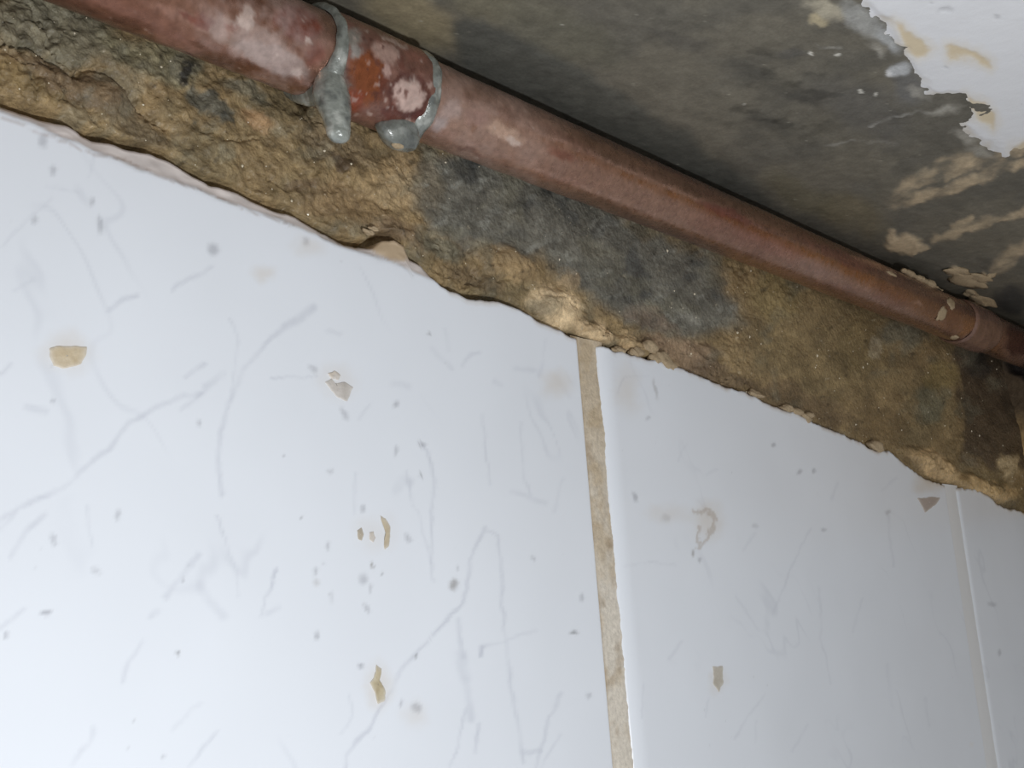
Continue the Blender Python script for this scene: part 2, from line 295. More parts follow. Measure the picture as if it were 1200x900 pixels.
# grout in the joints
def grout(x0, x1, depth, tan_side):
    n = 13; zs = np.linspace(ZROW - 190, float(edge_z(np.array([(x0 + x1) / 2]))[0]) + 1.5, 420); s = np.linspace(-0.15, 1.15, n)
    X = np.repeat((x0 + (x1 - x0) * s)[None, :], len(zs), 0); Z = np.repeat(zs[:, None], n, 1)
    Y = YW + depth - 0.25 * np.sin(np.clip(s, 0, 1) * math.pi)[None, :] + (1 if tan_side else .2) * (0.28 * fbm(X, Z * .6, 5, 4, 91) + 0.2 * fbm(X, Z, 1.6, 2, 92))
    V = np.stack([X, Y, Z], -1); P = proj(V)
    C = np.empty(P.shape[:-1] + (3,)); C[...] = lin(222, 214, 200)
    if tan_side:
        m = np.clip(smooth(720, 470, P[..., 1] + 60 * fbm(X * .5, Z, 18, 4, 93)) * .75 + .55 * smooth(-.1, .6, fbm(X, Z, 8, 4, 94)), 0, 1)
        C = mix(C, lin(198, 180, 152), m); C = mix(C, lin(150, 125, 92), smooth(.3, .9, fbm(X, Z, 6, 4, 95)) * .5)
        C = mix(C, lin(160, 135, 100), smooth(-.02, .12, .16 - s)[None, :] * np.ones_like(X) * .7)  # left edge darkened: shade of the tile edge put into the grout colour
    else: C = mix(C, lin(234, 236, 238), np.full(X.shape, .9))
    return make_mesh('grout_line', V, grid_faces(len(zs), n), M_GROUT if tan_side else M_GROUT2, wall, WO, C)
g1 = grout(X1R, X2L + 2, 1.9, True); g1['label'] = 'tan stained grout line'
V, f = box(X1R - 2*TW - GAP, XC - 1, YW + 1.6, YW + 12, ZROW - GAP * .8, ZROW + GAP * .3); make_mesh('grout_line', V, f, material('row_grout', tuple(lin(222, 214, 200)), rough=.7, var=((900, .85, 1.1),)), wall, WO, smooth_shade=False)
grout(X2R, X3L + 2, 0.8, False); grout(X1R - TW - GAP, X1R - TW, 2.2, False)

# ------------------------------------------------------------------ bare mortar strip
SLATE = lin(106, 105, 95); OLIVE = lin(138, 119, 82); TANM = lin(196, 166, 118); BROWN = lin(120, 96, 68); GGRN = lin(112, 108, 88)
def mortar_colour(P):
    C = np.empty(P.shape[:-1] + (3,)); C[...] = lin(146, 122, 80); Q = warp(P, 14, 40, 11); Qs = warp(P, 7, 16, 12)
    f1 = fbm(P[..., 0], P[..., 1], 60, 4, 21); C = mix(C, lin(118, 104, 72), smooth(-.2, .6, f1) * .7)
    def E(x, y, rx, ry, col, s, ang=0, soft=.5, q=None):
        nonlocal C; C = mix(C, col, smooth(0, soft, ell(Q if q is None else q, x, y, rx, ry, ang)) * s)
    E(60, 30, 120, 55, GGRN, .85, 18); E(180, 70, 80, 26, lin(128, 122, 92), .8, 22); E(30, 95, 90, 20, lin(125, 104, 62), .7, 15)
    E(90, 100, 100, 22, lin(112, 92, 66), .8, 22); E(150, 140, 55, 20, lin(112, 98, 72), .8, 28); E(225, 70, 30, 22, GGRN, .8)
    E(245, 125, 34, 26, lin(84, 86, 76), .85, 50, q=warp(P, 16, 22, 14)); E(262, 142, 16, 8, lin(70, 70, 62), .8, 40, q=Qs); E(218, 86, 9, 20, lin(44, 42, 38), .9, 12, q=warp(P, 9, 10, 13)); E(300, 143, 34, 16, lin(168, 130, 86), .7, 20, q=Q)
    E(285, 105, 34, 16, lin(120, 116, 96), .7, 20); E(340, 185, 70, 34, lin(142, 120, 80), .7, 20); E(350, 216, 26, 9, lin(84, 68, 50), .7, -10, q=Qs)
    E(420, 250, 90, 30, lin(138, 112, 74), .7, 22); E(460, 210, 60, 40, lin(172, 144, 98), .8, 20); E(470, 275, 40, 18, lin(126, 104, 76), .7, 22); E(470, 225, 44, 34, lin(176, 150, 106), .7, 20); E(395, 165, 60, 26, lin(140, 120, 88), .6, 20)
    E(400, 190, 18, 8, lin(76, 60, 44), .8, 30, q=Qs)
    pm = smooth(-16, 14, poly_sdf(Q, [(495, 180), (560, 185), (640, 215), (720, 250), (850, 300), (864, 382), (805, 396), (765, 388), (705, 352), (660, 327), (600, 292), (550, 294), (510, 270), (493, 235)]))
    C = mix(C, SLATE, pm * .95)
    E(520, 290, 40, 18, lin(112, 108, 88), .8, 22, q=Qs); E(505, 215, 26, 40, lin(124, 112, 88), .6)
    sp = smooth(.25, .8, fbm(P[..., 0] * .8 + P[..., 1] * .5, P[..., 1] * .9, 13, 4, 28)); C = mix(C, lin(140, 140, 130), pm * sp * .6)
    dk = smooth(.1, .8, fbm(P[..., 0], P[..., 1], 34, 3, 29)); C = mix(C, lin(72, 74, 72), pm * dk * .7)
    E(600, 312, 46, 22, lin(150, 124, 82), .85, 22, q=Qs); E(560, 325, 40, 16, lin(116, 96, 66), .7, 22, q=Qs); E(655, 358, 44, 28, lin(214, 186, 140), .95, 32, q=Qs); E(695, 390, 34, 18, lin(205, 176, 130), .9, 25, q=Qs)
    E(668, 325, 16, 12, lin(180, 152, 110), .6, 40, q=Qs); E(745, 404, 34, 13, TANM, .8, 22, q=Qs)
    E(765, 372, 46, 16, lin(124, 106, 88), .8, 25); E(806, 372, 22, 12, lin(150, 148, 136), .55, 20, q=Qs); E(700, 315, 16, 14, lin(150, 150, 138), .5, 40, q=Qs); E(800, 415, 60, 22, lin(146, 120, 92), .85, 25)
    E(850, 438, 60, 14, lin(112, 92, 66), .7, 22); E(960, 400, 120, 70, lin(140, 119, 78), .85, 22); E(905, 345, 40, 36, lin(142, 124, 76), .6, 20); E(1010, 400, 44, 40, lin(124, 106, 66), .6)
    E(940, 470, 80, 22, lin(112, 92, 64), .7, 22); E(1052, 396, 32, 24, lin(112, 112, 96), .7); E(1088, 470, 22, 34, lin(108, 106, 84), .75); E(1026, 408, 9, 16, lin(170, 156, 128), .5, -25, q=Qs)
    E(1100, 440, 20, 20, lin(134, 116, 66), .6); E(1040, 500, 40, 24, lin(118, 96, 60), .6)
    right = smooth(-5, 6, poly_sdf(Qs, [(1112, 385), (1124, 440), (1130, 500), (1128, 530), (1165, 550), (1215, 545), (1215, 340), (1112, 340)]))  # dark brown patch of the strip beside the pipe end
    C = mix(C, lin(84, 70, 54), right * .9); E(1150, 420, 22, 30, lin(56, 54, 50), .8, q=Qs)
    E(1092, 545, 42, 15, lin(206, 172, 118), .95, 28, q=Qs); E(1150, 572, 52, 14, lin(190, 158, 104), .95, 16, q=Qs); E(1182, 545, 14, 22, lin(200, 176, 130), .85, 10, q=Qs); E(1135, 540, 20, 8, lin(110, 86, 58), .7, 20, q=Qs)
    n = noise(P[..., 0] / 3.0, P[..., 1] / 3.0, 41); C = mix(C, lin(215, 200, 170), smooth(.955, .995, n) * .5)
    n = noise(P[..., 0] / 4.5, P[..., 1] / 4.5, 42); C = mix(C, C * .5, smooth(.93, .99, n) * .8)
    C = mix(C, lin(120, 116, 96), smooth(.15, .8, fbm(P[..., 0], P[..., 1], 30, 4, 44)) * .45)
    C = C * (1 + .34 * fbm(P[..., 0], P[..., 1], 15, 5, 43))[..., None]
    pit = noise(P[..., 0] / 7.0 + 40, P[..., 1] / 5.0, 46) + .5 * fbm(P[..., 0], P[..., 1], 9, 3, 47); C = C * (1 - .5 * smooth(1.0, 1.35, pit))[..., None]
    g = C.mean(-1, keepdims=True); return (g + (C - g) * .84) * 1.16
CRACKS = [(2.6, 1.8, [(-20, 50), (43, 57), (62, 68), (80, 88), (90, 90), (103, 82), (133, 88), (150, 103), (160, 120), (180, 137), (192, 148)]), (1.8, 1.2, [(58, 50), (72, 70), (85, 78), (100, 76)]),
          (1.8, 1.0, [(238, 150), (255, 160), (275, 165), (300, 163)]), (1.6, .9, [(376, 178), (378, 192), (366, 210), (368, 224)]), (1.6, .9, [(405, 200), (400, 216), (385, 222)]), (1.6, .8, [(315, 205), (330, 216), (350, 222)]),
          (1.8, 1.0, [(440, 270), (470, 278), (480, 290)]), (1.5, .8, [(430, 230), (450, 236), (455, 250)]), (1.5, .8, [(640, 345), (665, 352), (690, 368)]), (1.5, .8, [(585, 330), (606, 322), (622, 336)])]
cols = np.concatenate([np.linspace(-420, 84, 40)[:-1], np.concatenate([[84]])])
x = 84.0; xs = list(cols)
while x < XC + 6: x += (0.746 * x + 160) / ((1786 - 600 - F * 0) * 0.746) * 2.0 * (1.0 if x > 300 else 0.75); xs.append(x)
xs = np.array(xs); nr = 150
t = np.linspace(0, 1, nr) ** 1.15
zb = edge_z(xs) - 4.0
X = np.repeat(xs[None, :], nr, 0); Z = zb[None, :] + (ZC + 3 - zb[None, :]) * t[:, None]
P0 = proj(np.stack([X, np.full(X.shape, YW + 2.5), Z], -1))
above = Z - edge_z(xs)[None, :]
D = 3.0 + 1.3 * fbm(X, Z, 26, 3, 51) + 0.75 * fbm(X, Z, 6, 4, 52) * (1 + .5 * smooth(330, 60, X)) + 0.35 * fbm(X, Z, 1.8, 3, 53)
wc = 2.2 + 1.5 * smooth(330, 270, X); D += (5.0 + 2.5 * smooth(340, 240, X)) * smooth(wc, wc * .45, above) * np.clip(.8 + .6 * fbm(X, X*0, 20, 2, 54), .3, 1.3) * smooth(640, 520, X)
sl = smooth(-20, 10, poly_sdf(P0, [(500, 190), (560, 190), (720, 255), (850, 300), (862, 382), (800, 392), (700, 350), (600, 290), (510, 270)]))
D = D * (1 - .6 * sl) + 2.6 * .6 * sl
rs = smooth(860, 900, P0[..., 0]) * smooth(560, 500, P0[..., 1]); D = D * (1 - .5 * rs) + 2.2 * .5 * rs
rk = fbm(X, Z, 7, 3, 56); rmask = smooth(0, .5, fbm(X, Z, 22, 2, 57) + .25) * (1 - .8 * sl) * (1 - .6 * rs)
D += 1.1 * smooth(.10, 0, np.abs(rk)) * rmask + .9 * (np.abs(fbm(X, Z, 3.2, 3, 58)) - .3) * rmask
GROOVE = smooth(.09, 0, np.abs(rk)) * rmask
Pw = warp(P0, 5, 14, 55)
for w, dep, pts in CRACKS: D += dep * smooth(w * 2.0, w * .3, seg_dist(Pw, pts))
D -= 1.3 * smooth(0, 26, P0[..., 1] - np.interp(P0[..., 0], [0, 43, 70, 90, 133, 160, 192], [53, 57, 73, 90, 88, 120, 148])) * smooth(215, 170, P0[..., 0]) * smooth(.2, 1.8, above)
for bx, by, rx, ry, am, an in ((600, 310, 46, 22, 1.6, 22), (655, 358, 42, 26, 2.6, 32), (698, 392, 34, 16, 3.4, 25), (745, 405, 34, 12, 2.4, 22), (1092, 545, 44, 16, 3.6, 28), (1150, 572, 56, 16, 3.8, 16), (1184, 548, 16, 28, 3.0, 8),
                               (440, 205, 50, 30, 1.2, 20), (330, 140, 50, 22, 1.4, 20), (470, 278, 30, 14, 1.2, 25), (120, 110, 60, 20, .9, 22), (820, 412, 50, 18, 1.0, 22)):
    D -= am * smooth(0, .7, ell(Pw, bx, by, rx, ry, an))
hole = smooth(0, .6, ell(Pw, 1165, 445, 46, 90, 8)); D += 3.0 * hole
D = np.where(above < 0.05, np.maximum(D, 1.0), D); D = np.clip(D, -1.6, 9.5)
Y = YW + D
V = np.stack([X, Y, Z], -1)
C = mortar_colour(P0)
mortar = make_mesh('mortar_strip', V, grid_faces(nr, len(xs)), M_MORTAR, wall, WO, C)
mortar['label'] = 'strip of bare rough tan and grey mortar above the tiles'

# loose sand grains, coloured bright to stand in for glints on the mortar (uncountable)
rng = np.random.default_rng(4)
gv, gf = [], []
oct_v = np.array([(1, 0, 0), (-1, 0, 0), (0, 1, 0), (0, -1, 0), (0, 0, 1), (0, 0, -1)], float)
oct_f = [(0, 2, 4), (2, 1, 4), (1, 3, 4), (3, 0, 4), (2, 0, 5), (1, 2, 5), (3, 1, 5), (0, 3, 5)]
for k in range(300):
    j = rng.integers(45, len(xs) - 4); i = rng.integers(14, nr - 10); c = V[i, j]; r = rng.uniform(.14, .46) * (1 + .5 * (c[0] > 350)) * (.6 if k % 3 else 1)
    b = len(gv) * 6; gv.append(oct_v * r * rng.uniform(.6, 1.3, 3) + c); gf += [tuple(q + b for q in f) for f in oct_f]
g = make_mesh('glint_sand_grains', np.concatenate(gv), gf, material('glint_sand_grain', tuple(lin(226, 216, 192)), rough=.3), wall, WO, smooth_shade=False); g['kind'] = 'stuff'

# ------------------------------------------------------------------ ceiling
xs_c = np.concatenate([np.linspace(-420, 60, 30)[:-1], np.linspace(60, 160, 60)[:-1], np.linspace(160, 460, 330)[:-1], np.linspace(460, XC + 8, 170)])
ys_c = np.concatenate([np.linspace(-420, 40, 30)[:-1], np.linspace(40, YW + 10, 300)])
X, Yc = np.meshgrid(xs_c, ys_c); V = np.stack([X, Yc, np.full(X.shape, ZC)], -1); P = proj(V); Q = warp(P, 12, 50, 111); Qs = warp(P, 5, 14, 112)
Z = ZC - 0.5 * fbm(X, Yc, 30, 3, 101) - 0.18 * fbm(X, Yc, 4, 3, 102)
C = np.empty(V.shape); C[...] = lin(113, 108, 96)
C = mix(C, lin(98, 95, 87), smooth(-.3, .6, fbm(P[..., 0] + .6 * P[..., 1], P[..., 1] * 1.6, 70, 4, 103)) * .7)
def E(x, y, rx, ry, col, s, ang=0, soft=.6, q=None):
    global C; C = mix(C, col, smooth(0, soft, ell(Q if q is None else q, x, y, rx, ry, ang)) * s)
E(480, 20, 90, 40, lin(150, 138, 110), .8, 25); E(560, 5, 60, 24, lin(118, 112, 92), .6, 20); E(650, 40, 110, 40, lin(106, 103, 88), .6, 25)
m = smooth(-8, 10, poly_sdf(warp(P, 6, 30, 113), [(533, 30), (567, 22), (640, 62), (700, 92), (800, 152), (875, 205), (935, 262), (805, 215), (700, 160), (540, 85)])); C = mix(C, lin(88, 88, 82), m * .9)
E(890, 90, 60, 22, lin(78, 76, 70), .7, 20, 1.0); E(945, 118, 50, 16, lin(72, 70, 66), .7, 10, 1.0); E(905, 148, 44, 16, lin(78, 76, 70), .7, 25, 1.0); E(800, 45, 60, 12, lin(86, 83, 77), .6, 15); E(930, 60, 26, 8, lin(92, 90, 86), .6)
E(1010, 130, 70, 40, lin(96, 94, 90), .6, 30); E(1060, 100, 30, 30, lin(108, 108, 108), .7); E(1000, 250, 60, 30, lin(116, 107, 84), .7, 20); E(940, 225, 60, 22, lin(108, 102, 82), .6, 20)
E(970, 12, 34, 14, lin(184, 176, 156), .75, 15, q=Qs); E(1010, 26, 38, 16, lin(170, 170, 166), .8, 45, q=Qs); E(1040, 48, 26, 12, lin(170, 172, 172), .8, 40, q=Qs); E(958, 24, 14, 9, lin(196, 182, 150), .7, 10, q=Qs)
E(1052, 80, 22, 9, lin(186, 188, 190), .85, -20, q=Qs); E(1040, 85, 6, 7, lin(225, 225, 225), .8, 0, q=Qs)
TS = lin(196, 176, 146)
ST = [(9, .75, [(1045, 236), (1066, 216), (1105, 194), (1140, 186)]), (7, .9, [(1050, 240), (1100, 224), (1150, 206), (1205, 190)]), (6, .8, [(1095, 281), (1125, 268), (1150, 262), (1205, 246)]), (4, .8, [(1118, 262), (1136, 256)]),
      (10, .8, [(1170, 312), (1186, 296), (1205, 288)]), (5, .6, [(1110, 205), (1140, 195), (1175, 192)]), (6, .85, [(1135, 190), (1175, 182), (1205, 176)]), (2.2, .6, [(1018, 146), (1060, 136), (1111, 126)]), (2, .4, [(970, 172), (1010, 168), (1050, 170)]), (2, .4, [(960, 52), (985, 56)])]
for w, s, pts in ST:
    gap = np.clip(.75 + .9 * fbm(P[..., 0] * .5, P[..., 1] + P[..., 0] * .25, 12, 3, 120), .15, 1.1)
    mk = smooth(w * 1.35, w * .25, seg_dist(Qs, pts)) * s * .85 * gap; C = mix(C, TS if w > 2.5 else lin(176, 174, 168), np.clip(mk, 0, 1)); Z = Z - .5 * mk
for bx, by, rx, ry, s, a in ((1060, 288, 28, 15, .95, 10), (1080, 294, 14, 8, .8, -20), (1046, 276, 10, 8, .8, 0), (1130, 325, 18, 7, .8, 0), (1152, 324, 9, 8, .8, 0), (1120, 316, 9, 7, .7, 0)):
    mk = smooth(0, .45, ell(Qs, bx, by, rx, ry, a)) * s; C = mix(C, TS, mk); Z = Z - .8 * mk
for bx, by, r in ((950, 61, 3), (979, 64, 3), (1007, 111, 3.5), (1025, 112, 2.5), (870, 124, 2), (660, 30, 2), (1005, 107, 3)):
    C = mix(C, lin(235, 232, 222), smooth(0, .5, ell(Qs, bx, by, r * 1.1, r * .8, 10)) * .7)
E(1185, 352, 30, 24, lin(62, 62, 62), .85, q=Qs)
dab = smooth(.25, .8, fbm(P[..., 0] * .6 + P[..., 1] * .2, P[..., 1] * 1.3, 16, 4, 145)); C = mix(C, C * .55, dab * smooth(0, .6, ell(P, 910, 110, 130, 75, 15)) * .8)
for bx, by, rx, ry, a in ((1076, 108, 22, 9, 20), (1108, 128, 30, 9, -15), (1130, 160, 24, 10, 30), (1150, 178, 26, 8, 15), (1028, 60, 18, 8, 40)):
    E(bx, by, rx, ry, lin(176, 172, 162), .6, a, .9, Qs)
n = noise(P[..., 0] / 3.5, P[..., 1] / 3.5, 141); C = mix(C, lin(180, 175, 160), smooth(.97, .995, n) * .5)
C = C * (1 + .14 * fbm(P[..., 0] + P[..., 1] * .4, P[..., 1] * 2.0 - P[..., 0] * .5, 20, 4, 143))[..., None]
CO = (150, -100, ZC)
ceil = make_mesh('ceiling', np.stack([X, Yc, Z], -1), grid_faces(len(ys_c), len(xs_c), flip=True), M_CEIL, None, CO, C)
tag(ceil, 'damp grey concrete ceiling slab with tan smears above the copper pipe', 'ceiling', kind='structure')
# remaining coat of white paint
PAINT = [(1012, -60), (1013, 0), (1022, 18), (1041, 24), (1050, 52), (1062, 64), (1067, 76), (1080, 95), (1086, 110), (1105, 114), (1128, 110), (1135, 134), (1124, 143), (1142, 163), (1165, 174), (1178, 184), (1205, 172), (1420, 300), (2600, -200), (1800, -4000), (1000, -4000)]
xs_p = np.concatenate([np.linspace(150, 460, 330)[:-1], np.linspace(460, XC, 60)]); ys_p = np.concatenate([np.linspace(-420, 30, 24)[:-1], np.linspace(30, 150, 210)])
X, Yc = np.meshgrid(xs_p, ys_p); V = np.stack([X, Yc, np.full(X.shape, ZC)], -1); P = proj(V)
front = (V @ ROT)[..., 2] < -20
sd = poly_sdf(warp(P, 4.5, 11, 151), PAINT); sd = np.where(front, sd, 60); sd = np.where(X < 235, np.minimum(sd, -8), sd)
hgt = np.clip(sd * .07, -1.4, .55) + .12 * fbm(X, Yc, 12, 3, 152)
C = np.empty(V.shape); C[...] = lin(228, 229, 232); Qs = warp(P, 4, 12, 155)
for poly in ([(1051, 26), (1064, 32), (1090, 58), (1077, 66), (1059, 54)], [(1109, 52), (1128, 55), (1160, 69), (1160, 77), (1134, 65), (1111, 66)], [(1134, 112), (1151, 118), (1164, 136), (1164, 148), (1145, 137)], [(1186, 172), (1205, 165), (1205, 182), (1190, 180)]):
    q = poly_sdf(Qs, poly); C = mix(C, lin(210, 190, 152), smooth(-4, 3, q) * .95); C = mix(C, lin(225, 215, 195), smooth(-14, -2, q) * .35); hgt = hgt - .2 * smooth(-3, 3, q)
for bx, by, rx, ry, am, a in ((1106, 10, 14, 4, .35, -20), (1108, 77, 7, 3, .25, 10), (1170, 19, 4, 3, .25, 0), (1090, 3, 3, 3, .3, 0)):
    e = smooth(0, .8, ell(Qs, bx, by, rx, ry, a)); hgt = hgt - am * e; C = mix(C, lin(175, 175, 178), e * .5)
C = mix(C, lin(205, 196, 180), smooth(9, 0, sd) * np.clip(.5 + fbm(P[..., 0], P[..., 1], 18, 3, 156), 0, 1) * .7)
Z = ZC - hgt
fc = grid_faces(len(ys_p), len(xs_p), flip=True); keep = hgt.ravel()[fc].max(1) > -1.2
paint = make_mesh('paint_coat', np.stack([X, Yc, Z], -1), fc[keep], M_WHITE, ceil, CO, C); paint['label'] = 'flaking white paint on the slab'

# ------------------------------------------------------------------ end wall at the corner
ys_e = np.concatenate([np.linspace(-420, 150, 20)[:-1], np.linspace(150, YW + 12, 90)]); zs_e = np.concatenate([np.linspace(-420, 20, 16)[:-1], np.linspace(20, ZC + 4, 150)])
Y2, Z2 = np.meshgrid(ys_e, zs_e); X2 = XC + 1.3 * fbm(Y2, Z2, 16, 4, 161) + .4 * fbm(Y2, Z2, 3, 3, 162)
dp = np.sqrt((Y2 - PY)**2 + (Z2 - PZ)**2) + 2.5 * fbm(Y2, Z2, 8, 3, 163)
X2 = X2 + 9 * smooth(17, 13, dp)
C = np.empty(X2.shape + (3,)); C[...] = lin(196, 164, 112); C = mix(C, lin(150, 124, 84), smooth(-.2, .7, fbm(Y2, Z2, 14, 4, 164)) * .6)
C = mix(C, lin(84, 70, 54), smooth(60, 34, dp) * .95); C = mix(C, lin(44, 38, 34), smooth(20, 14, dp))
C = mix(C, lin(205, 205, 206), smooth(48, 44, Z2 + 2 * fbm(Y2, Z2, 10, 3, 165)))
wr = make_mesh('wall_right', np.stack([X2, Y2, Z2], -1), grid_faces(len(zs_e), len(ys_e), flip=True), M_WALL, None, (XC, 0, -420), C)
tag(wr, 'tan plastered end wall where the copper pipe disappears into a dark hole', 'wall', kind='structure')

# ------------------------------------------------------------------ copper pipe
PO = (XC, PY, PZ - PR)
pipe = empty('copper_pipe', PO); tag(pipe, 'old copper water pipe with a soldered coupling running under the ceiling', 'pipe')
def ring_mesh(xs, rad, nth, disp=None):
    th = np.linspace(0, 2 * math.pi, nth, endpoint=False)
    X = np.repeat(xs[:, None], nth, 1); R = np.repeat(np.asarray(rad, float).reshape(-1, 1) * np.ones((len(xs), 1)), nth, 1)
    if disp is not None: R = R + disp(X, th[None, :] * PR)
    V = np.stack([X, PY + R * np.cos(th), PZ + R * np.sin(th)], -1); return V, grid_faces(len(xs), nth, wrap=True)
CU = lin(188, 150, 130); PINK = lin(158, 136, 126); CUO = lin(140, 80, 48); PALE = lin(196, 178, 168)
def copper_colour(V, coupling=False):
    """rgb = surface colour, 4th channel = how much bare metal shows."""
    P = proj(V); C = np.empty(P.shape[:-1] + (4,)); C[...] = np.append(CU, .95); Q = warp(P, 9, 26, 171); Qs = warp(P, 5, 11, 172); x = P[..., 0]; y = P[..., 1]
    L = fbm((V[..., 0]) * .12, V[..., 1] * 1.2 + V[..., 2], 5, 3, 173); C = mix(C, np.append(lin(160, 118, 102), .85), smooth(-.1, .8, L) * .7)
    def E(x, y, rx, ry, col, s, ang=22, soft=.6, q=None, met=0.0):
        nonlocal C; C = mix(C, np.append(col, met), smooth(0, soft, ell(Qs if q is None else q, x, y, rx, ry, ang)) * s)
    if not coupling:
        lf = smooth(420, 330, x); C = mix(C, np.append(lin(134, 94, 76), .75), lf * .8)
        E(120, -5, 120, 24, lin(132, 90, 74), .6, met=.5); E(215, 20, 60, 10, lin(148, 112, 98), .6); E(292, 46, 64, 24, PINK, .75, soft=.3); E(288, 22, 11, 18, PALE, .7, 10, .3); E(320, 68, 56, 17, lin(158, 142, 136), .75, soft=.3); E(205, 48, 50, 12, lin(150, 110, 98), .5)
        E(350, 26, 34, 22, lin(108, 54, 40), .9, soft=.3); E(228, 24, 26, 7, lin(108, 58, 44), .8, soft=.3); E(370, 62, 16, 22, lin(116, 68, 58), .7); E(362, 45, 6, 6, PALE, .8, 0); E(350, 86, 12, 7, PALE, .6); E(240, 22, 20, 9, lin(104, 54, 40), .8); E(270, 34, 14, 6, lin(112, 60, 46), .6)
        g = np.clip(.5 + .9 * fbm(x, y, 16, 4, 175), 0, 1); C = mix(C, np.append(lin(178, 158, 152), 0), lf * g * smooth(200, 270, x) * .45)
        f = smooth(700, 590, Q[..., 0]) * smooth(480, 505, x); g = np.clip(.75 + .6 * fbm(x, y, 22, 4, 174), 0, 1); C = mix(C, np.append(lin(152, 126, 114), .1), f * g * .85)
        E(590, 155, 30, 14, lin(190, 160, 140), .7); E(560, 140, 20, 16, lin(150, 118, 108), .6); E(530, 130, 16, 18, lin(184, 164, 158), .6); E(600, 165, 12, 6, PALE, .7); E(556, 150, 8, 6, lin(118, 84, 62), .6, 0); E(515, 145, 12, 14, lin(172, 160, 158), .7); E(550, 176, 30, 5, lin(96, 66, 58), .6)
        E(660, 180, 24, 10, lin(140, 82, 64), .6, met=.7); E(850, 250, 50, 9, lin(140, 84, 74), .75, met=.7); E(900, 285, 70, 12, lin(176, 128, 112), .55, met=.8); E(960, 315, 40, 12, lin(146, 116, 106), .5, met=.3); E(985, 300, 70, 8, lin(156, 106, 92), .6, met=.7)
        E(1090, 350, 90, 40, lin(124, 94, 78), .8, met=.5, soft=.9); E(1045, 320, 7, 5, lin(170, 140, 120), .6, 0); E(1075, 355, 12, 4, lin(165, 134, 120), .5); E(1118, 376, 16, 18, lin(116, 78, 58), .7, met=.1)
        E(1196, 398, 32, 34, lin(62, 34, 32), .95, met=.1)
    else:
        C[...] = np.append(lin(128, 92, 80), .3); E(432, 92, 26, 36, CUO, .98, 0, .35, met=.5); E(420, 75, 14, 16, CUO, .8, 0, met=.5); E(415, 118, 18, 18, lin(140, 70, 46), .9, 0, met=.4); E(450, 98, 8, 26, lin(92, 48, 38), .8, 8)
        d = ell(Qs, 478, 112, 24, 28, -10); C = mix(C, np.append(lin(84, 46, 38), 0), smooth(-.12, .06, d) * .85); E(478, 112, 20, 24, lin(190, 164, 154), .95, -10, .3); E(475, 108, 4, 8, lin(100, 60, 48), .8, 10); E(464, 122, 5, 9, lin(104, 62, 50), .7, 0)
        E(452, 62, 24, 14, lin(178, 148, 136), .85, 35); E(453, 82, 6, 10, lin(182, 152, 142), .8, 0); E(485, 60, 26, 18, lin(136, 92, 78), .7, 40); E(462, 48, 22, 4, lin(176, 158, 148), .6, 35); E(455, 132, 16, 12, lin(92, 46, 36), .8, 20); E(488, 136, 20, 8, lin(80, 40, 34), .9, 0); E(470, 72, 5, 16, lin(96, 54, 44), .6, -25)
        E(412, 45, 18, 16, lin(128, 128, 120), .8, 30); E(418, 60, 10, 9, lin(150, 148, 142), .8, 0); E(404, 100, 7, 30, lin(110, 106, 100), .6, 0)
        cr = fbm(x, y, 9, 3, 179); C = mix(C, np.append(lin(80, 44, 36), 0), smooth(.5, .9, cr) * .7); C = mix(C, np.append(lin(186, 166, 156), 0), smooth(.5, .9, -cr) * .5)
    n = noise(x / 5.0, y / 5.0, 176); C = mix(C, np.append(PALE, 0), smooth(.93, .99, n) * .4 * smooth(760, 600, x))
    C[..., :3] *= (1 + .12 * fbm(x, y, 12, 3, 177))[..., None]
    return C
xr1 = on_pipe((404, 62), 12.2)[0]; xr2 = on_pipe((512, 108), 12.2)[0]
xp = np.concatenate([np.linspace(-420, 70, 20)[:-1], 70 + (XC + 8 - 70) * (np.exp(1.5 * np.linspace(0, 1, 560)) - 1) / (math.exp(1.5) - 1)])
V, f = ring_mesh(xp, PR, 110, lambda X, T: .10 * fbm(X, T, 14, 3, 181) + .10 * fbm(X, T, 3, 3, 182) * smooth(330, 240, X))
make_mesh('tube', V, f, M_COPPER, pipe, PO, copper_colour(V))
xk = np.linspace(xr1 - 1, xr2 + .5, 130); e = np.minimum(xk - xk[0], xk[-1] - xk); rk = PR + .2 + 1.05 * smooth(0, 1.2, e)
V, f = ring_mesh(xk, rk, 120, lambda X, T: .14 * fbm(X, T, 8, 3, 183) + .12 * fbm(X, T, 2.5, 3, 184))
cpl = make_mesh('coupling', V, f, M_COPPER, pipe, PO, copper_colour(V, True)); cpl['label'] = 'orange copper coupling sleeve with pale crust'
xe0 = on_pipe((1140, 386))[0]; xe1 = on_pipe((1172, 396))[0]
xk = np.linspace(xe0, min(xe1, XC), 50); e = np.minimum(xk - xk[0], xk[-1] - xk); V, f = ring_mesh(xk, PR + .2 + 1.1 * smooth(0, 2, e), 90, lambda X, T: .2 * fbm(X, T, 8, 3, 186))
C = np.empty(V.shape[:-1] + (4,)); C[...] = np.append(lin(128, 100, 88), .2); C[..., :3] *= (1 + .3 * fbm(V[..., 0], V[..., 2], 8, 3, 187))[..., None]
make_mesh('end_socket', V, f, M_COPPER, pipe, PO, C)
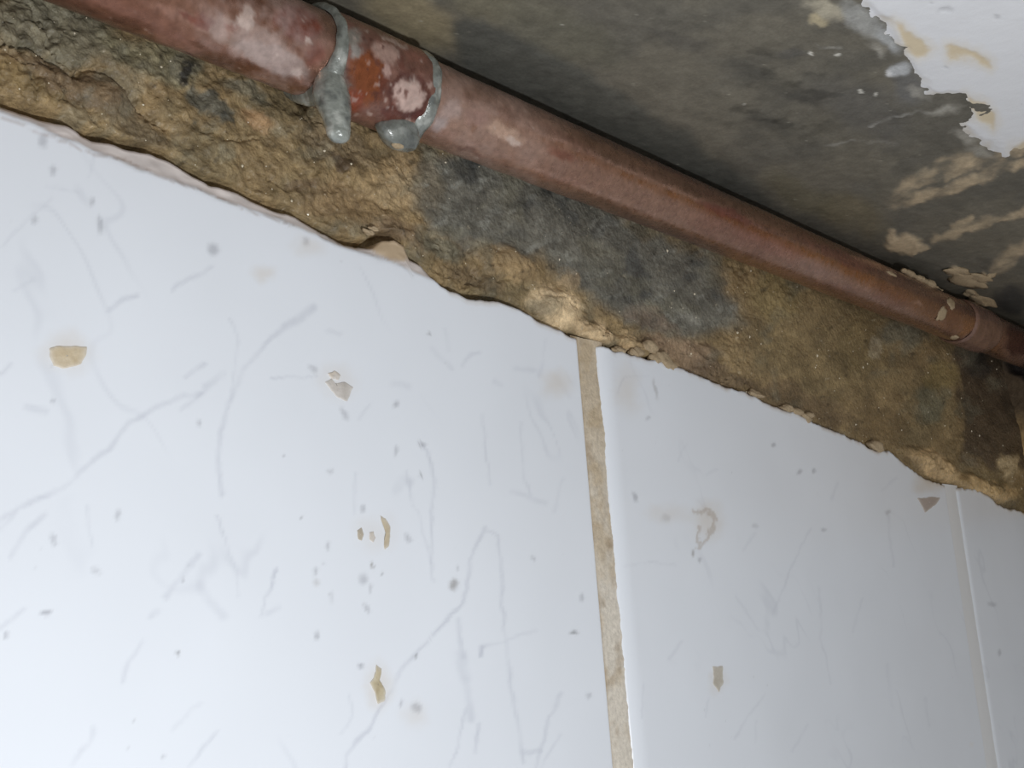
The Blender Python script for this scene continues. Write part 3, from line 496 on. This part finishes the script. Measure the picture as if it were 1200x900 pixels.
# solder beads round both ends of the sleeve
SG = lin(134, 138, 132)
def solder_colour(V, seed):
    P = proj(V); C = np.empty(P.shape[:-1] + (3,)); C[...] = SG; n = fbm(P[..., 0], P[..., 1], 12, 4, seed)
    C = mix(C, lin(184, 186, 180), smooth(.2, .9, n) * .7); return mix(C, lin(82, 86, 84), smooth(0, .8, -n) * .8)
def bead(x0, wid, hgt, seed, blobs=()):
    s = np.linspace(-1, 1, 25); nth = 130; th = np.linspace(0, 2*math.pi, nth, endpoint=False)
    cx = x0 + .5 * fbm(th * 3, th * 0, 2, 2, seed) ; w = wid * (1 + .35 * fbm(th * 4, th * 0 + 3, 2, 3, seed + 1)); hh = hgt * (1 + .4 * fbm(th * 4, th * 0 + 7, 2, 3, seed + 2))
    for t0, dth, dw, dh in blobs:
        k = np.exp(-(((th - t0 + math.pi) % (2*math.pi) - math.pi) / dth)**2); w = w + dw * k; hh = hh + dh * k
    X = cx[None, :] + w[None, :] * s[:, None]; prof = np.sqrt(np.clip(1 - s**2, 0, 1))[:, None] * hh[None, :]
    R = PR + .1 + prof + .16 * fbm(X * 1.5, (th * PR)[None, :], 2.2, 3, seed + 3) * (prof > .3)
    V = np.stack([X, PY + R * np.cos(th)[None, :], PZ + R * np.sin(th)[None, :]], -1)
    return make_mesh('solder_bead', V, grid_faces(25, nth, wrap=True), M_SOLDER, pipe, PO, solder_colour(V, seed + 5))
def theta_at(p): q = on_pipe(p, 12); return math.atan2(q[2] - PZ, q[1] - PY)
b1 = bead(xr1 - .6, 1.6, 1.7, 201, ((theta_at((388, 108)), .6, 2.2, 1.0),))
b2 = bead(xr2 + .2, 2.6, 1.4, 211, ((theta_at((484, 150)) + .35, .5, 1.6, 1.2),))
# hanging drip
top = on_pipe((392, 105), 12.6); vz = None
tops = []
def at_x(p, xx): r = ray(p); return r * (xx / r[0])
spine = [at_x(q, xr1 - .5) for q in ((386, 90), (388, 110), (391, 124), (394, 136), (396, 147), (397, 156), (398, 168))]
rads = [2.5, 4.8, 4.4, 3.7, 3.2, 2.9, .15]
spine[0] = np.array([xr1 - .5, PY - 6, PZ - 4]); sp = np.array(spine); tt = np.linspace(0, len(sp) - 1, 44); idx = np.arange(len(sp))
sp = np.stack([np.interp(tt, idx, sp[:, k]) for k in range(3)], -1); rr = np.interp(tt, idx, rads)
ker = np.array([1, 2, 3, 2, 1]) / 9.0; rr[2:-2] = np.convolve(rr, ker, 'valid')
end = tt > 5; rr[end] = np.maximum(.12, 2.9 * np.sqrt(np.clip(1 - (tt[end] - 5)**2, 0, 1)))
sp[:, 1] -= 0.0; th = np.linspace(0, 2*math.pi, 40, endpoint=False)
V = sp[:, None, :] + rr[:, None, None] * (np.cos(th)[None, :, None] * np.array([1.0, 0, 0]) + np.sin(th)[None, :, None] * np.array([0, .95, 0]))
V = V + (.35 * fbm(V[..., 0] + V[..., 1], V[..., 2], 4, 3, 221) * (rr > 1)[:, None])[..., None] * np.array([.8, -.6, 0])
drip = make_mesh('solder_drip', V, grid_faces(44, 40, wrap=True), M_SOLDER, pipe, PO, np.clip(solder_colour(V, 222) * 1.3, 0, 1)); drip['label'] = 'grey solder drip hanging from the joint'

q = at_x((473, 152), xr2 - 4.0) + np.array([0, 2.0, 0]); V, f = blob(q, (7.0, 4.6, 5.2), 231, .16, 4); lump = make_mesh('solder_lump', V, f, M_SOLDER, pipe, PO, solder_colour(V, 232) * .85); lump['label'] = 'lump of grey solder under the sleeve'
q = at_x((466, 170), xr2 - 5.5); V, f = blob(q, (1.9, 1.2, .9), 233, .2, 3); make_mesh('white_speck', V, f, M_CRUMB, lump, PO)

# ------------------------------------------------------------------ plaster dropped on the pipe
def crumb(name, c, r, seed, label, group, sub=3, rough=.5):
    V, f = blob(c, r, seed, rough, sub); zc = V[:, 2].min()
    return tag(make_mesh(name, V, f, M_CRUMB, None, (c[0], c[1], zc)), label, 'plaster', group)
k = 0
n = 60; tq = np.linspace(0, 1, n); ridge = np.array([on_pipe((1057 + 48 * t_, 316 + 24.5 * t_), PR) for t_ in tq])      # one long smear along the top
wz = (1.0 + 1.0 * fbm(tq * 9, tq * 0, 1, 4, 312)) * np.sqrt(np.clip(1 - (2 * tq - 1)**6, 0, 1)) + .05; th = np.linspace(0, 2*math.pi, 14, endpoint=False)
V = ridge[:, None, :] + wz[:, None, None] * (np.cos(th)[None, :, None] * np.array([0, 1.4, 0]) + np.sin(th)[None, :, None] * np.array([0, 0, 1.1])); V = V + .3 * fbm(V[..., 0], V[..., 2] + V[..., 1], 3, 2, 311)[..., None] * np.array([0, .3, 1])
tag(make_mesh('plaster_smear', V, grid_faces(n, 14, wrap=True), M_CRUMB, None, ridge[0]), 'long tan plaster smear along the top of the copper pipe', 'plaster')
for px, rx, rz, lab in (((1104, 368), 4.6, 3.8, 'larger oval tan plaster splash on the front of the pipe'), ((1115, 357), 5.4, 2.8, 'slanting tan plaster splash on the pipe just above a rounder one'), ((1119, 395), 4.0, 1.9, 'small pale plaster blob under the pipe by the dark corner patch'), ((1045, 321), 5.0, 1.2, 'thin faint plaster fleck on the pipe below the long smear')):
    q = on_pipe(px, PR); V, f = blob((0, 0, 0), (rx, .8, rz), 320 + k, .4, 3); k += 1
    nn = np.array([0, q[1] - PY, q[2] - PZ]); nn /= np.linalg.norm(nn); tdir = np.array([0, -nn[2], nn[1]])
    Vw = q + V[:, :1] * np.array([1, 0, 0]) + V[:, 1:2] * nn + V[:, 2:3] * tdir
    tag(make_mesh('plaster_splash', Vw, f, M_CRUMB, None, q), lab, 'plaster')
# lumps hanging from the slab behind the pipe end
for px, rx, ry, rz, lab in (((1134, 327), 20, 6, 1.6, 'broad tan plaster lump on the slab close above the pipe end'), ((1153, 324), 9, 5, 1.6, 'small round plaster lump on the slab beside the broad one'), ((1120, 318), 9, 4, 1.2, 'flat plaster fleck on the slab beside the broad lump'), ((1147, 352), 16, 4, 2.4, 'long tan plaster lump squeezed between the slab and the pipe end'), ((1136, 343), 8, 3, 2.0, 'small plaster lump linking the broad and the long lumps')):
    q = on_ceil(px, ZC - .3); crumb('plaster_lump', q, (rx, ry, rz), 340 + k, lab, 'plaster lumps on the slab', 3, .6); k += 1
# crumbs on the cut tile edge
for px, r, lab in (((762, 407), 2.5, 'pale upright plaster crumb on the tile edge just right of the tan grout line'), ((772, 420), 3.2, 'flat plaster crumb tucked under the pale upright crumb on the tile edge'), ((781, 425), 3.4, 'flat plaster crumb on the tile edge just beyond the pale upright crumb'), ((884, 462), 3.6, 'single pale plaster crumb halfway along the second tile edge'), ((922, 479), 3.4, None), ((932, 484), 3.2, None), ((944, 489), 4.0, None), ((1024, 524), 4.5, 'wide plaster crumb on the tile edge before the tan rim by the end wall'), ((432, 272), 1.5, 'larger pale flake on the mortar beside the beige chip below the drip'), ((438, 268), 1.2, 'smaller pale flake on the mortar beside the beige chip below the drip'), ((724, 411), 2.4, 'tan plaster crumb on the second tile right beside the tan grout line'), ((745, 414), 2.2, 'tan plaster crumb between the grout line and the pale upright crumb')):
    q = on_wall(px, YW + 1.2); fl = 1.25 if lab and 'upright' in lab else .75
    crumb('plaster_crumb', q, (r * 1.5, r * .6, r * fl * .7), 360 + k, lab or 'small tan plaster crumb stuck on the broken top edge of the tiles', None if lab else 'plaster crumbs on the tile edge'); k += 1

# ------------------------------------------------------------------ dried mortar splashes on the glaze
def splash(tile, poly, thick, col, col2, seed, halo=0):
    P = np.array(poly, float); n = 46; L = np.linspace(0, len(P), n, endpoint=False); i = L.astype(int) % len(P); fr = (L - L.astype(int))[:, None]
    out = P[i] * (1 - fr) + P[(i + 1) % len(P)] * fr
    out = out + .8 * np.stack([fbm(out[:, 0], out[:, 1], 5, 2, seed), fbm(out[:, 1], out[:, 0], 5, 2, seed + 1)], -1)
    cen = out.mean(0); rings = [1, .93, .8, .6, .4, .2, .04]; V = []; C = []
    for k, s in enumerate(rings):
        for q in cen + (out - cen) * s:
            h = thick * (0 if k == 0 else min(1, .35 + .25 * k)); h *= 1 + .35 * float(fbm(np.array([q[0]]), np.array([q[1]]), 7, 3, seed + 2)[0]) if k else 1
            V.append(on_wall(q, YW + .12 if k == 0 else YW - h))
            m = .5 + .5 * float(fbm(np.array([q[0]]), np.array([q[1]]), 9, 3, seed + 3)[0]); cc = col + (col2 - col) * min(max(m, 0), 1); C.append(cc + (lin(228, 226, 222) - cc) * (.75, .45, .15, 0, 0, 0, 0)[k])
    V = np.array(V)
    return make_mesh('mortar_splash', V, grid_faces(len(rings), n, wrap=True), M_SPLASH, tile, WO, np.array(C))
T1, T2 = tiles[0], tiles[1]
SC = lin(214, 200, 174); SC2 = lin(202, 184, 152); PG = lin(216, 210, 204); PG2 = lin(188, 182, 174)
splash(T1, [(57, 408), (66, 404), (90, 405), (103, 406), (101, 418), (95, 428), (75, 432), (62, 430), (58, 420)], .18, SC, SC2, 401)
splash(T1, [(380, 447), (388, 443), (392, 449), (405, 447), (415, 454), (411, 462), (407, 471), (395, 466), (388, 458)], .22, PG, PG2, 402)
splash(T1, [(384, 438), (392, 434), (399, 439), (397, 446), (388, 444)], .3, lin(220, 208, 190), PG, 403)
splash(T1, [(445, 604), (452, 607), (458, 617), (458, 628), (455, 641), (450, 646), (449, 636), (452, 625), (449, 614)], .2, lin(208, 196, 172), lin(190, 176, 150), 404)
splash(T1, [(418, 621), (423, 618), (427, 626), (424, 634), (419, 632)], .2, lin(196, 186, 168), lin(176, 166, 150), 405)
splash(T1, [(433, 624), (438, 622), (440, 630), (437, 637), (433, 633)], .2, PG, lin(200, 190, 174), 406)
splash(T1, [(441, 778), (447, 783), (445, 797), (452, 808), (451, 822), (442, 826), (439, 813), (433, 800), (439, 790)], .3, lin(208, 198, 172), lin(170, 154, 120), 407)
splash(T2, [(835, 780), (847, 780), (848, 800), (842, 812), (836, 803)], .2, lin(200, 194, 182), lin(186, 178, 164), 408)
splash(T2, [(1074, 584), (1088, 582), (1103, 582), (1098, 591), (1084, 601)], .2, lin(188, 174, 164), lin(176, 162, 152), 409)
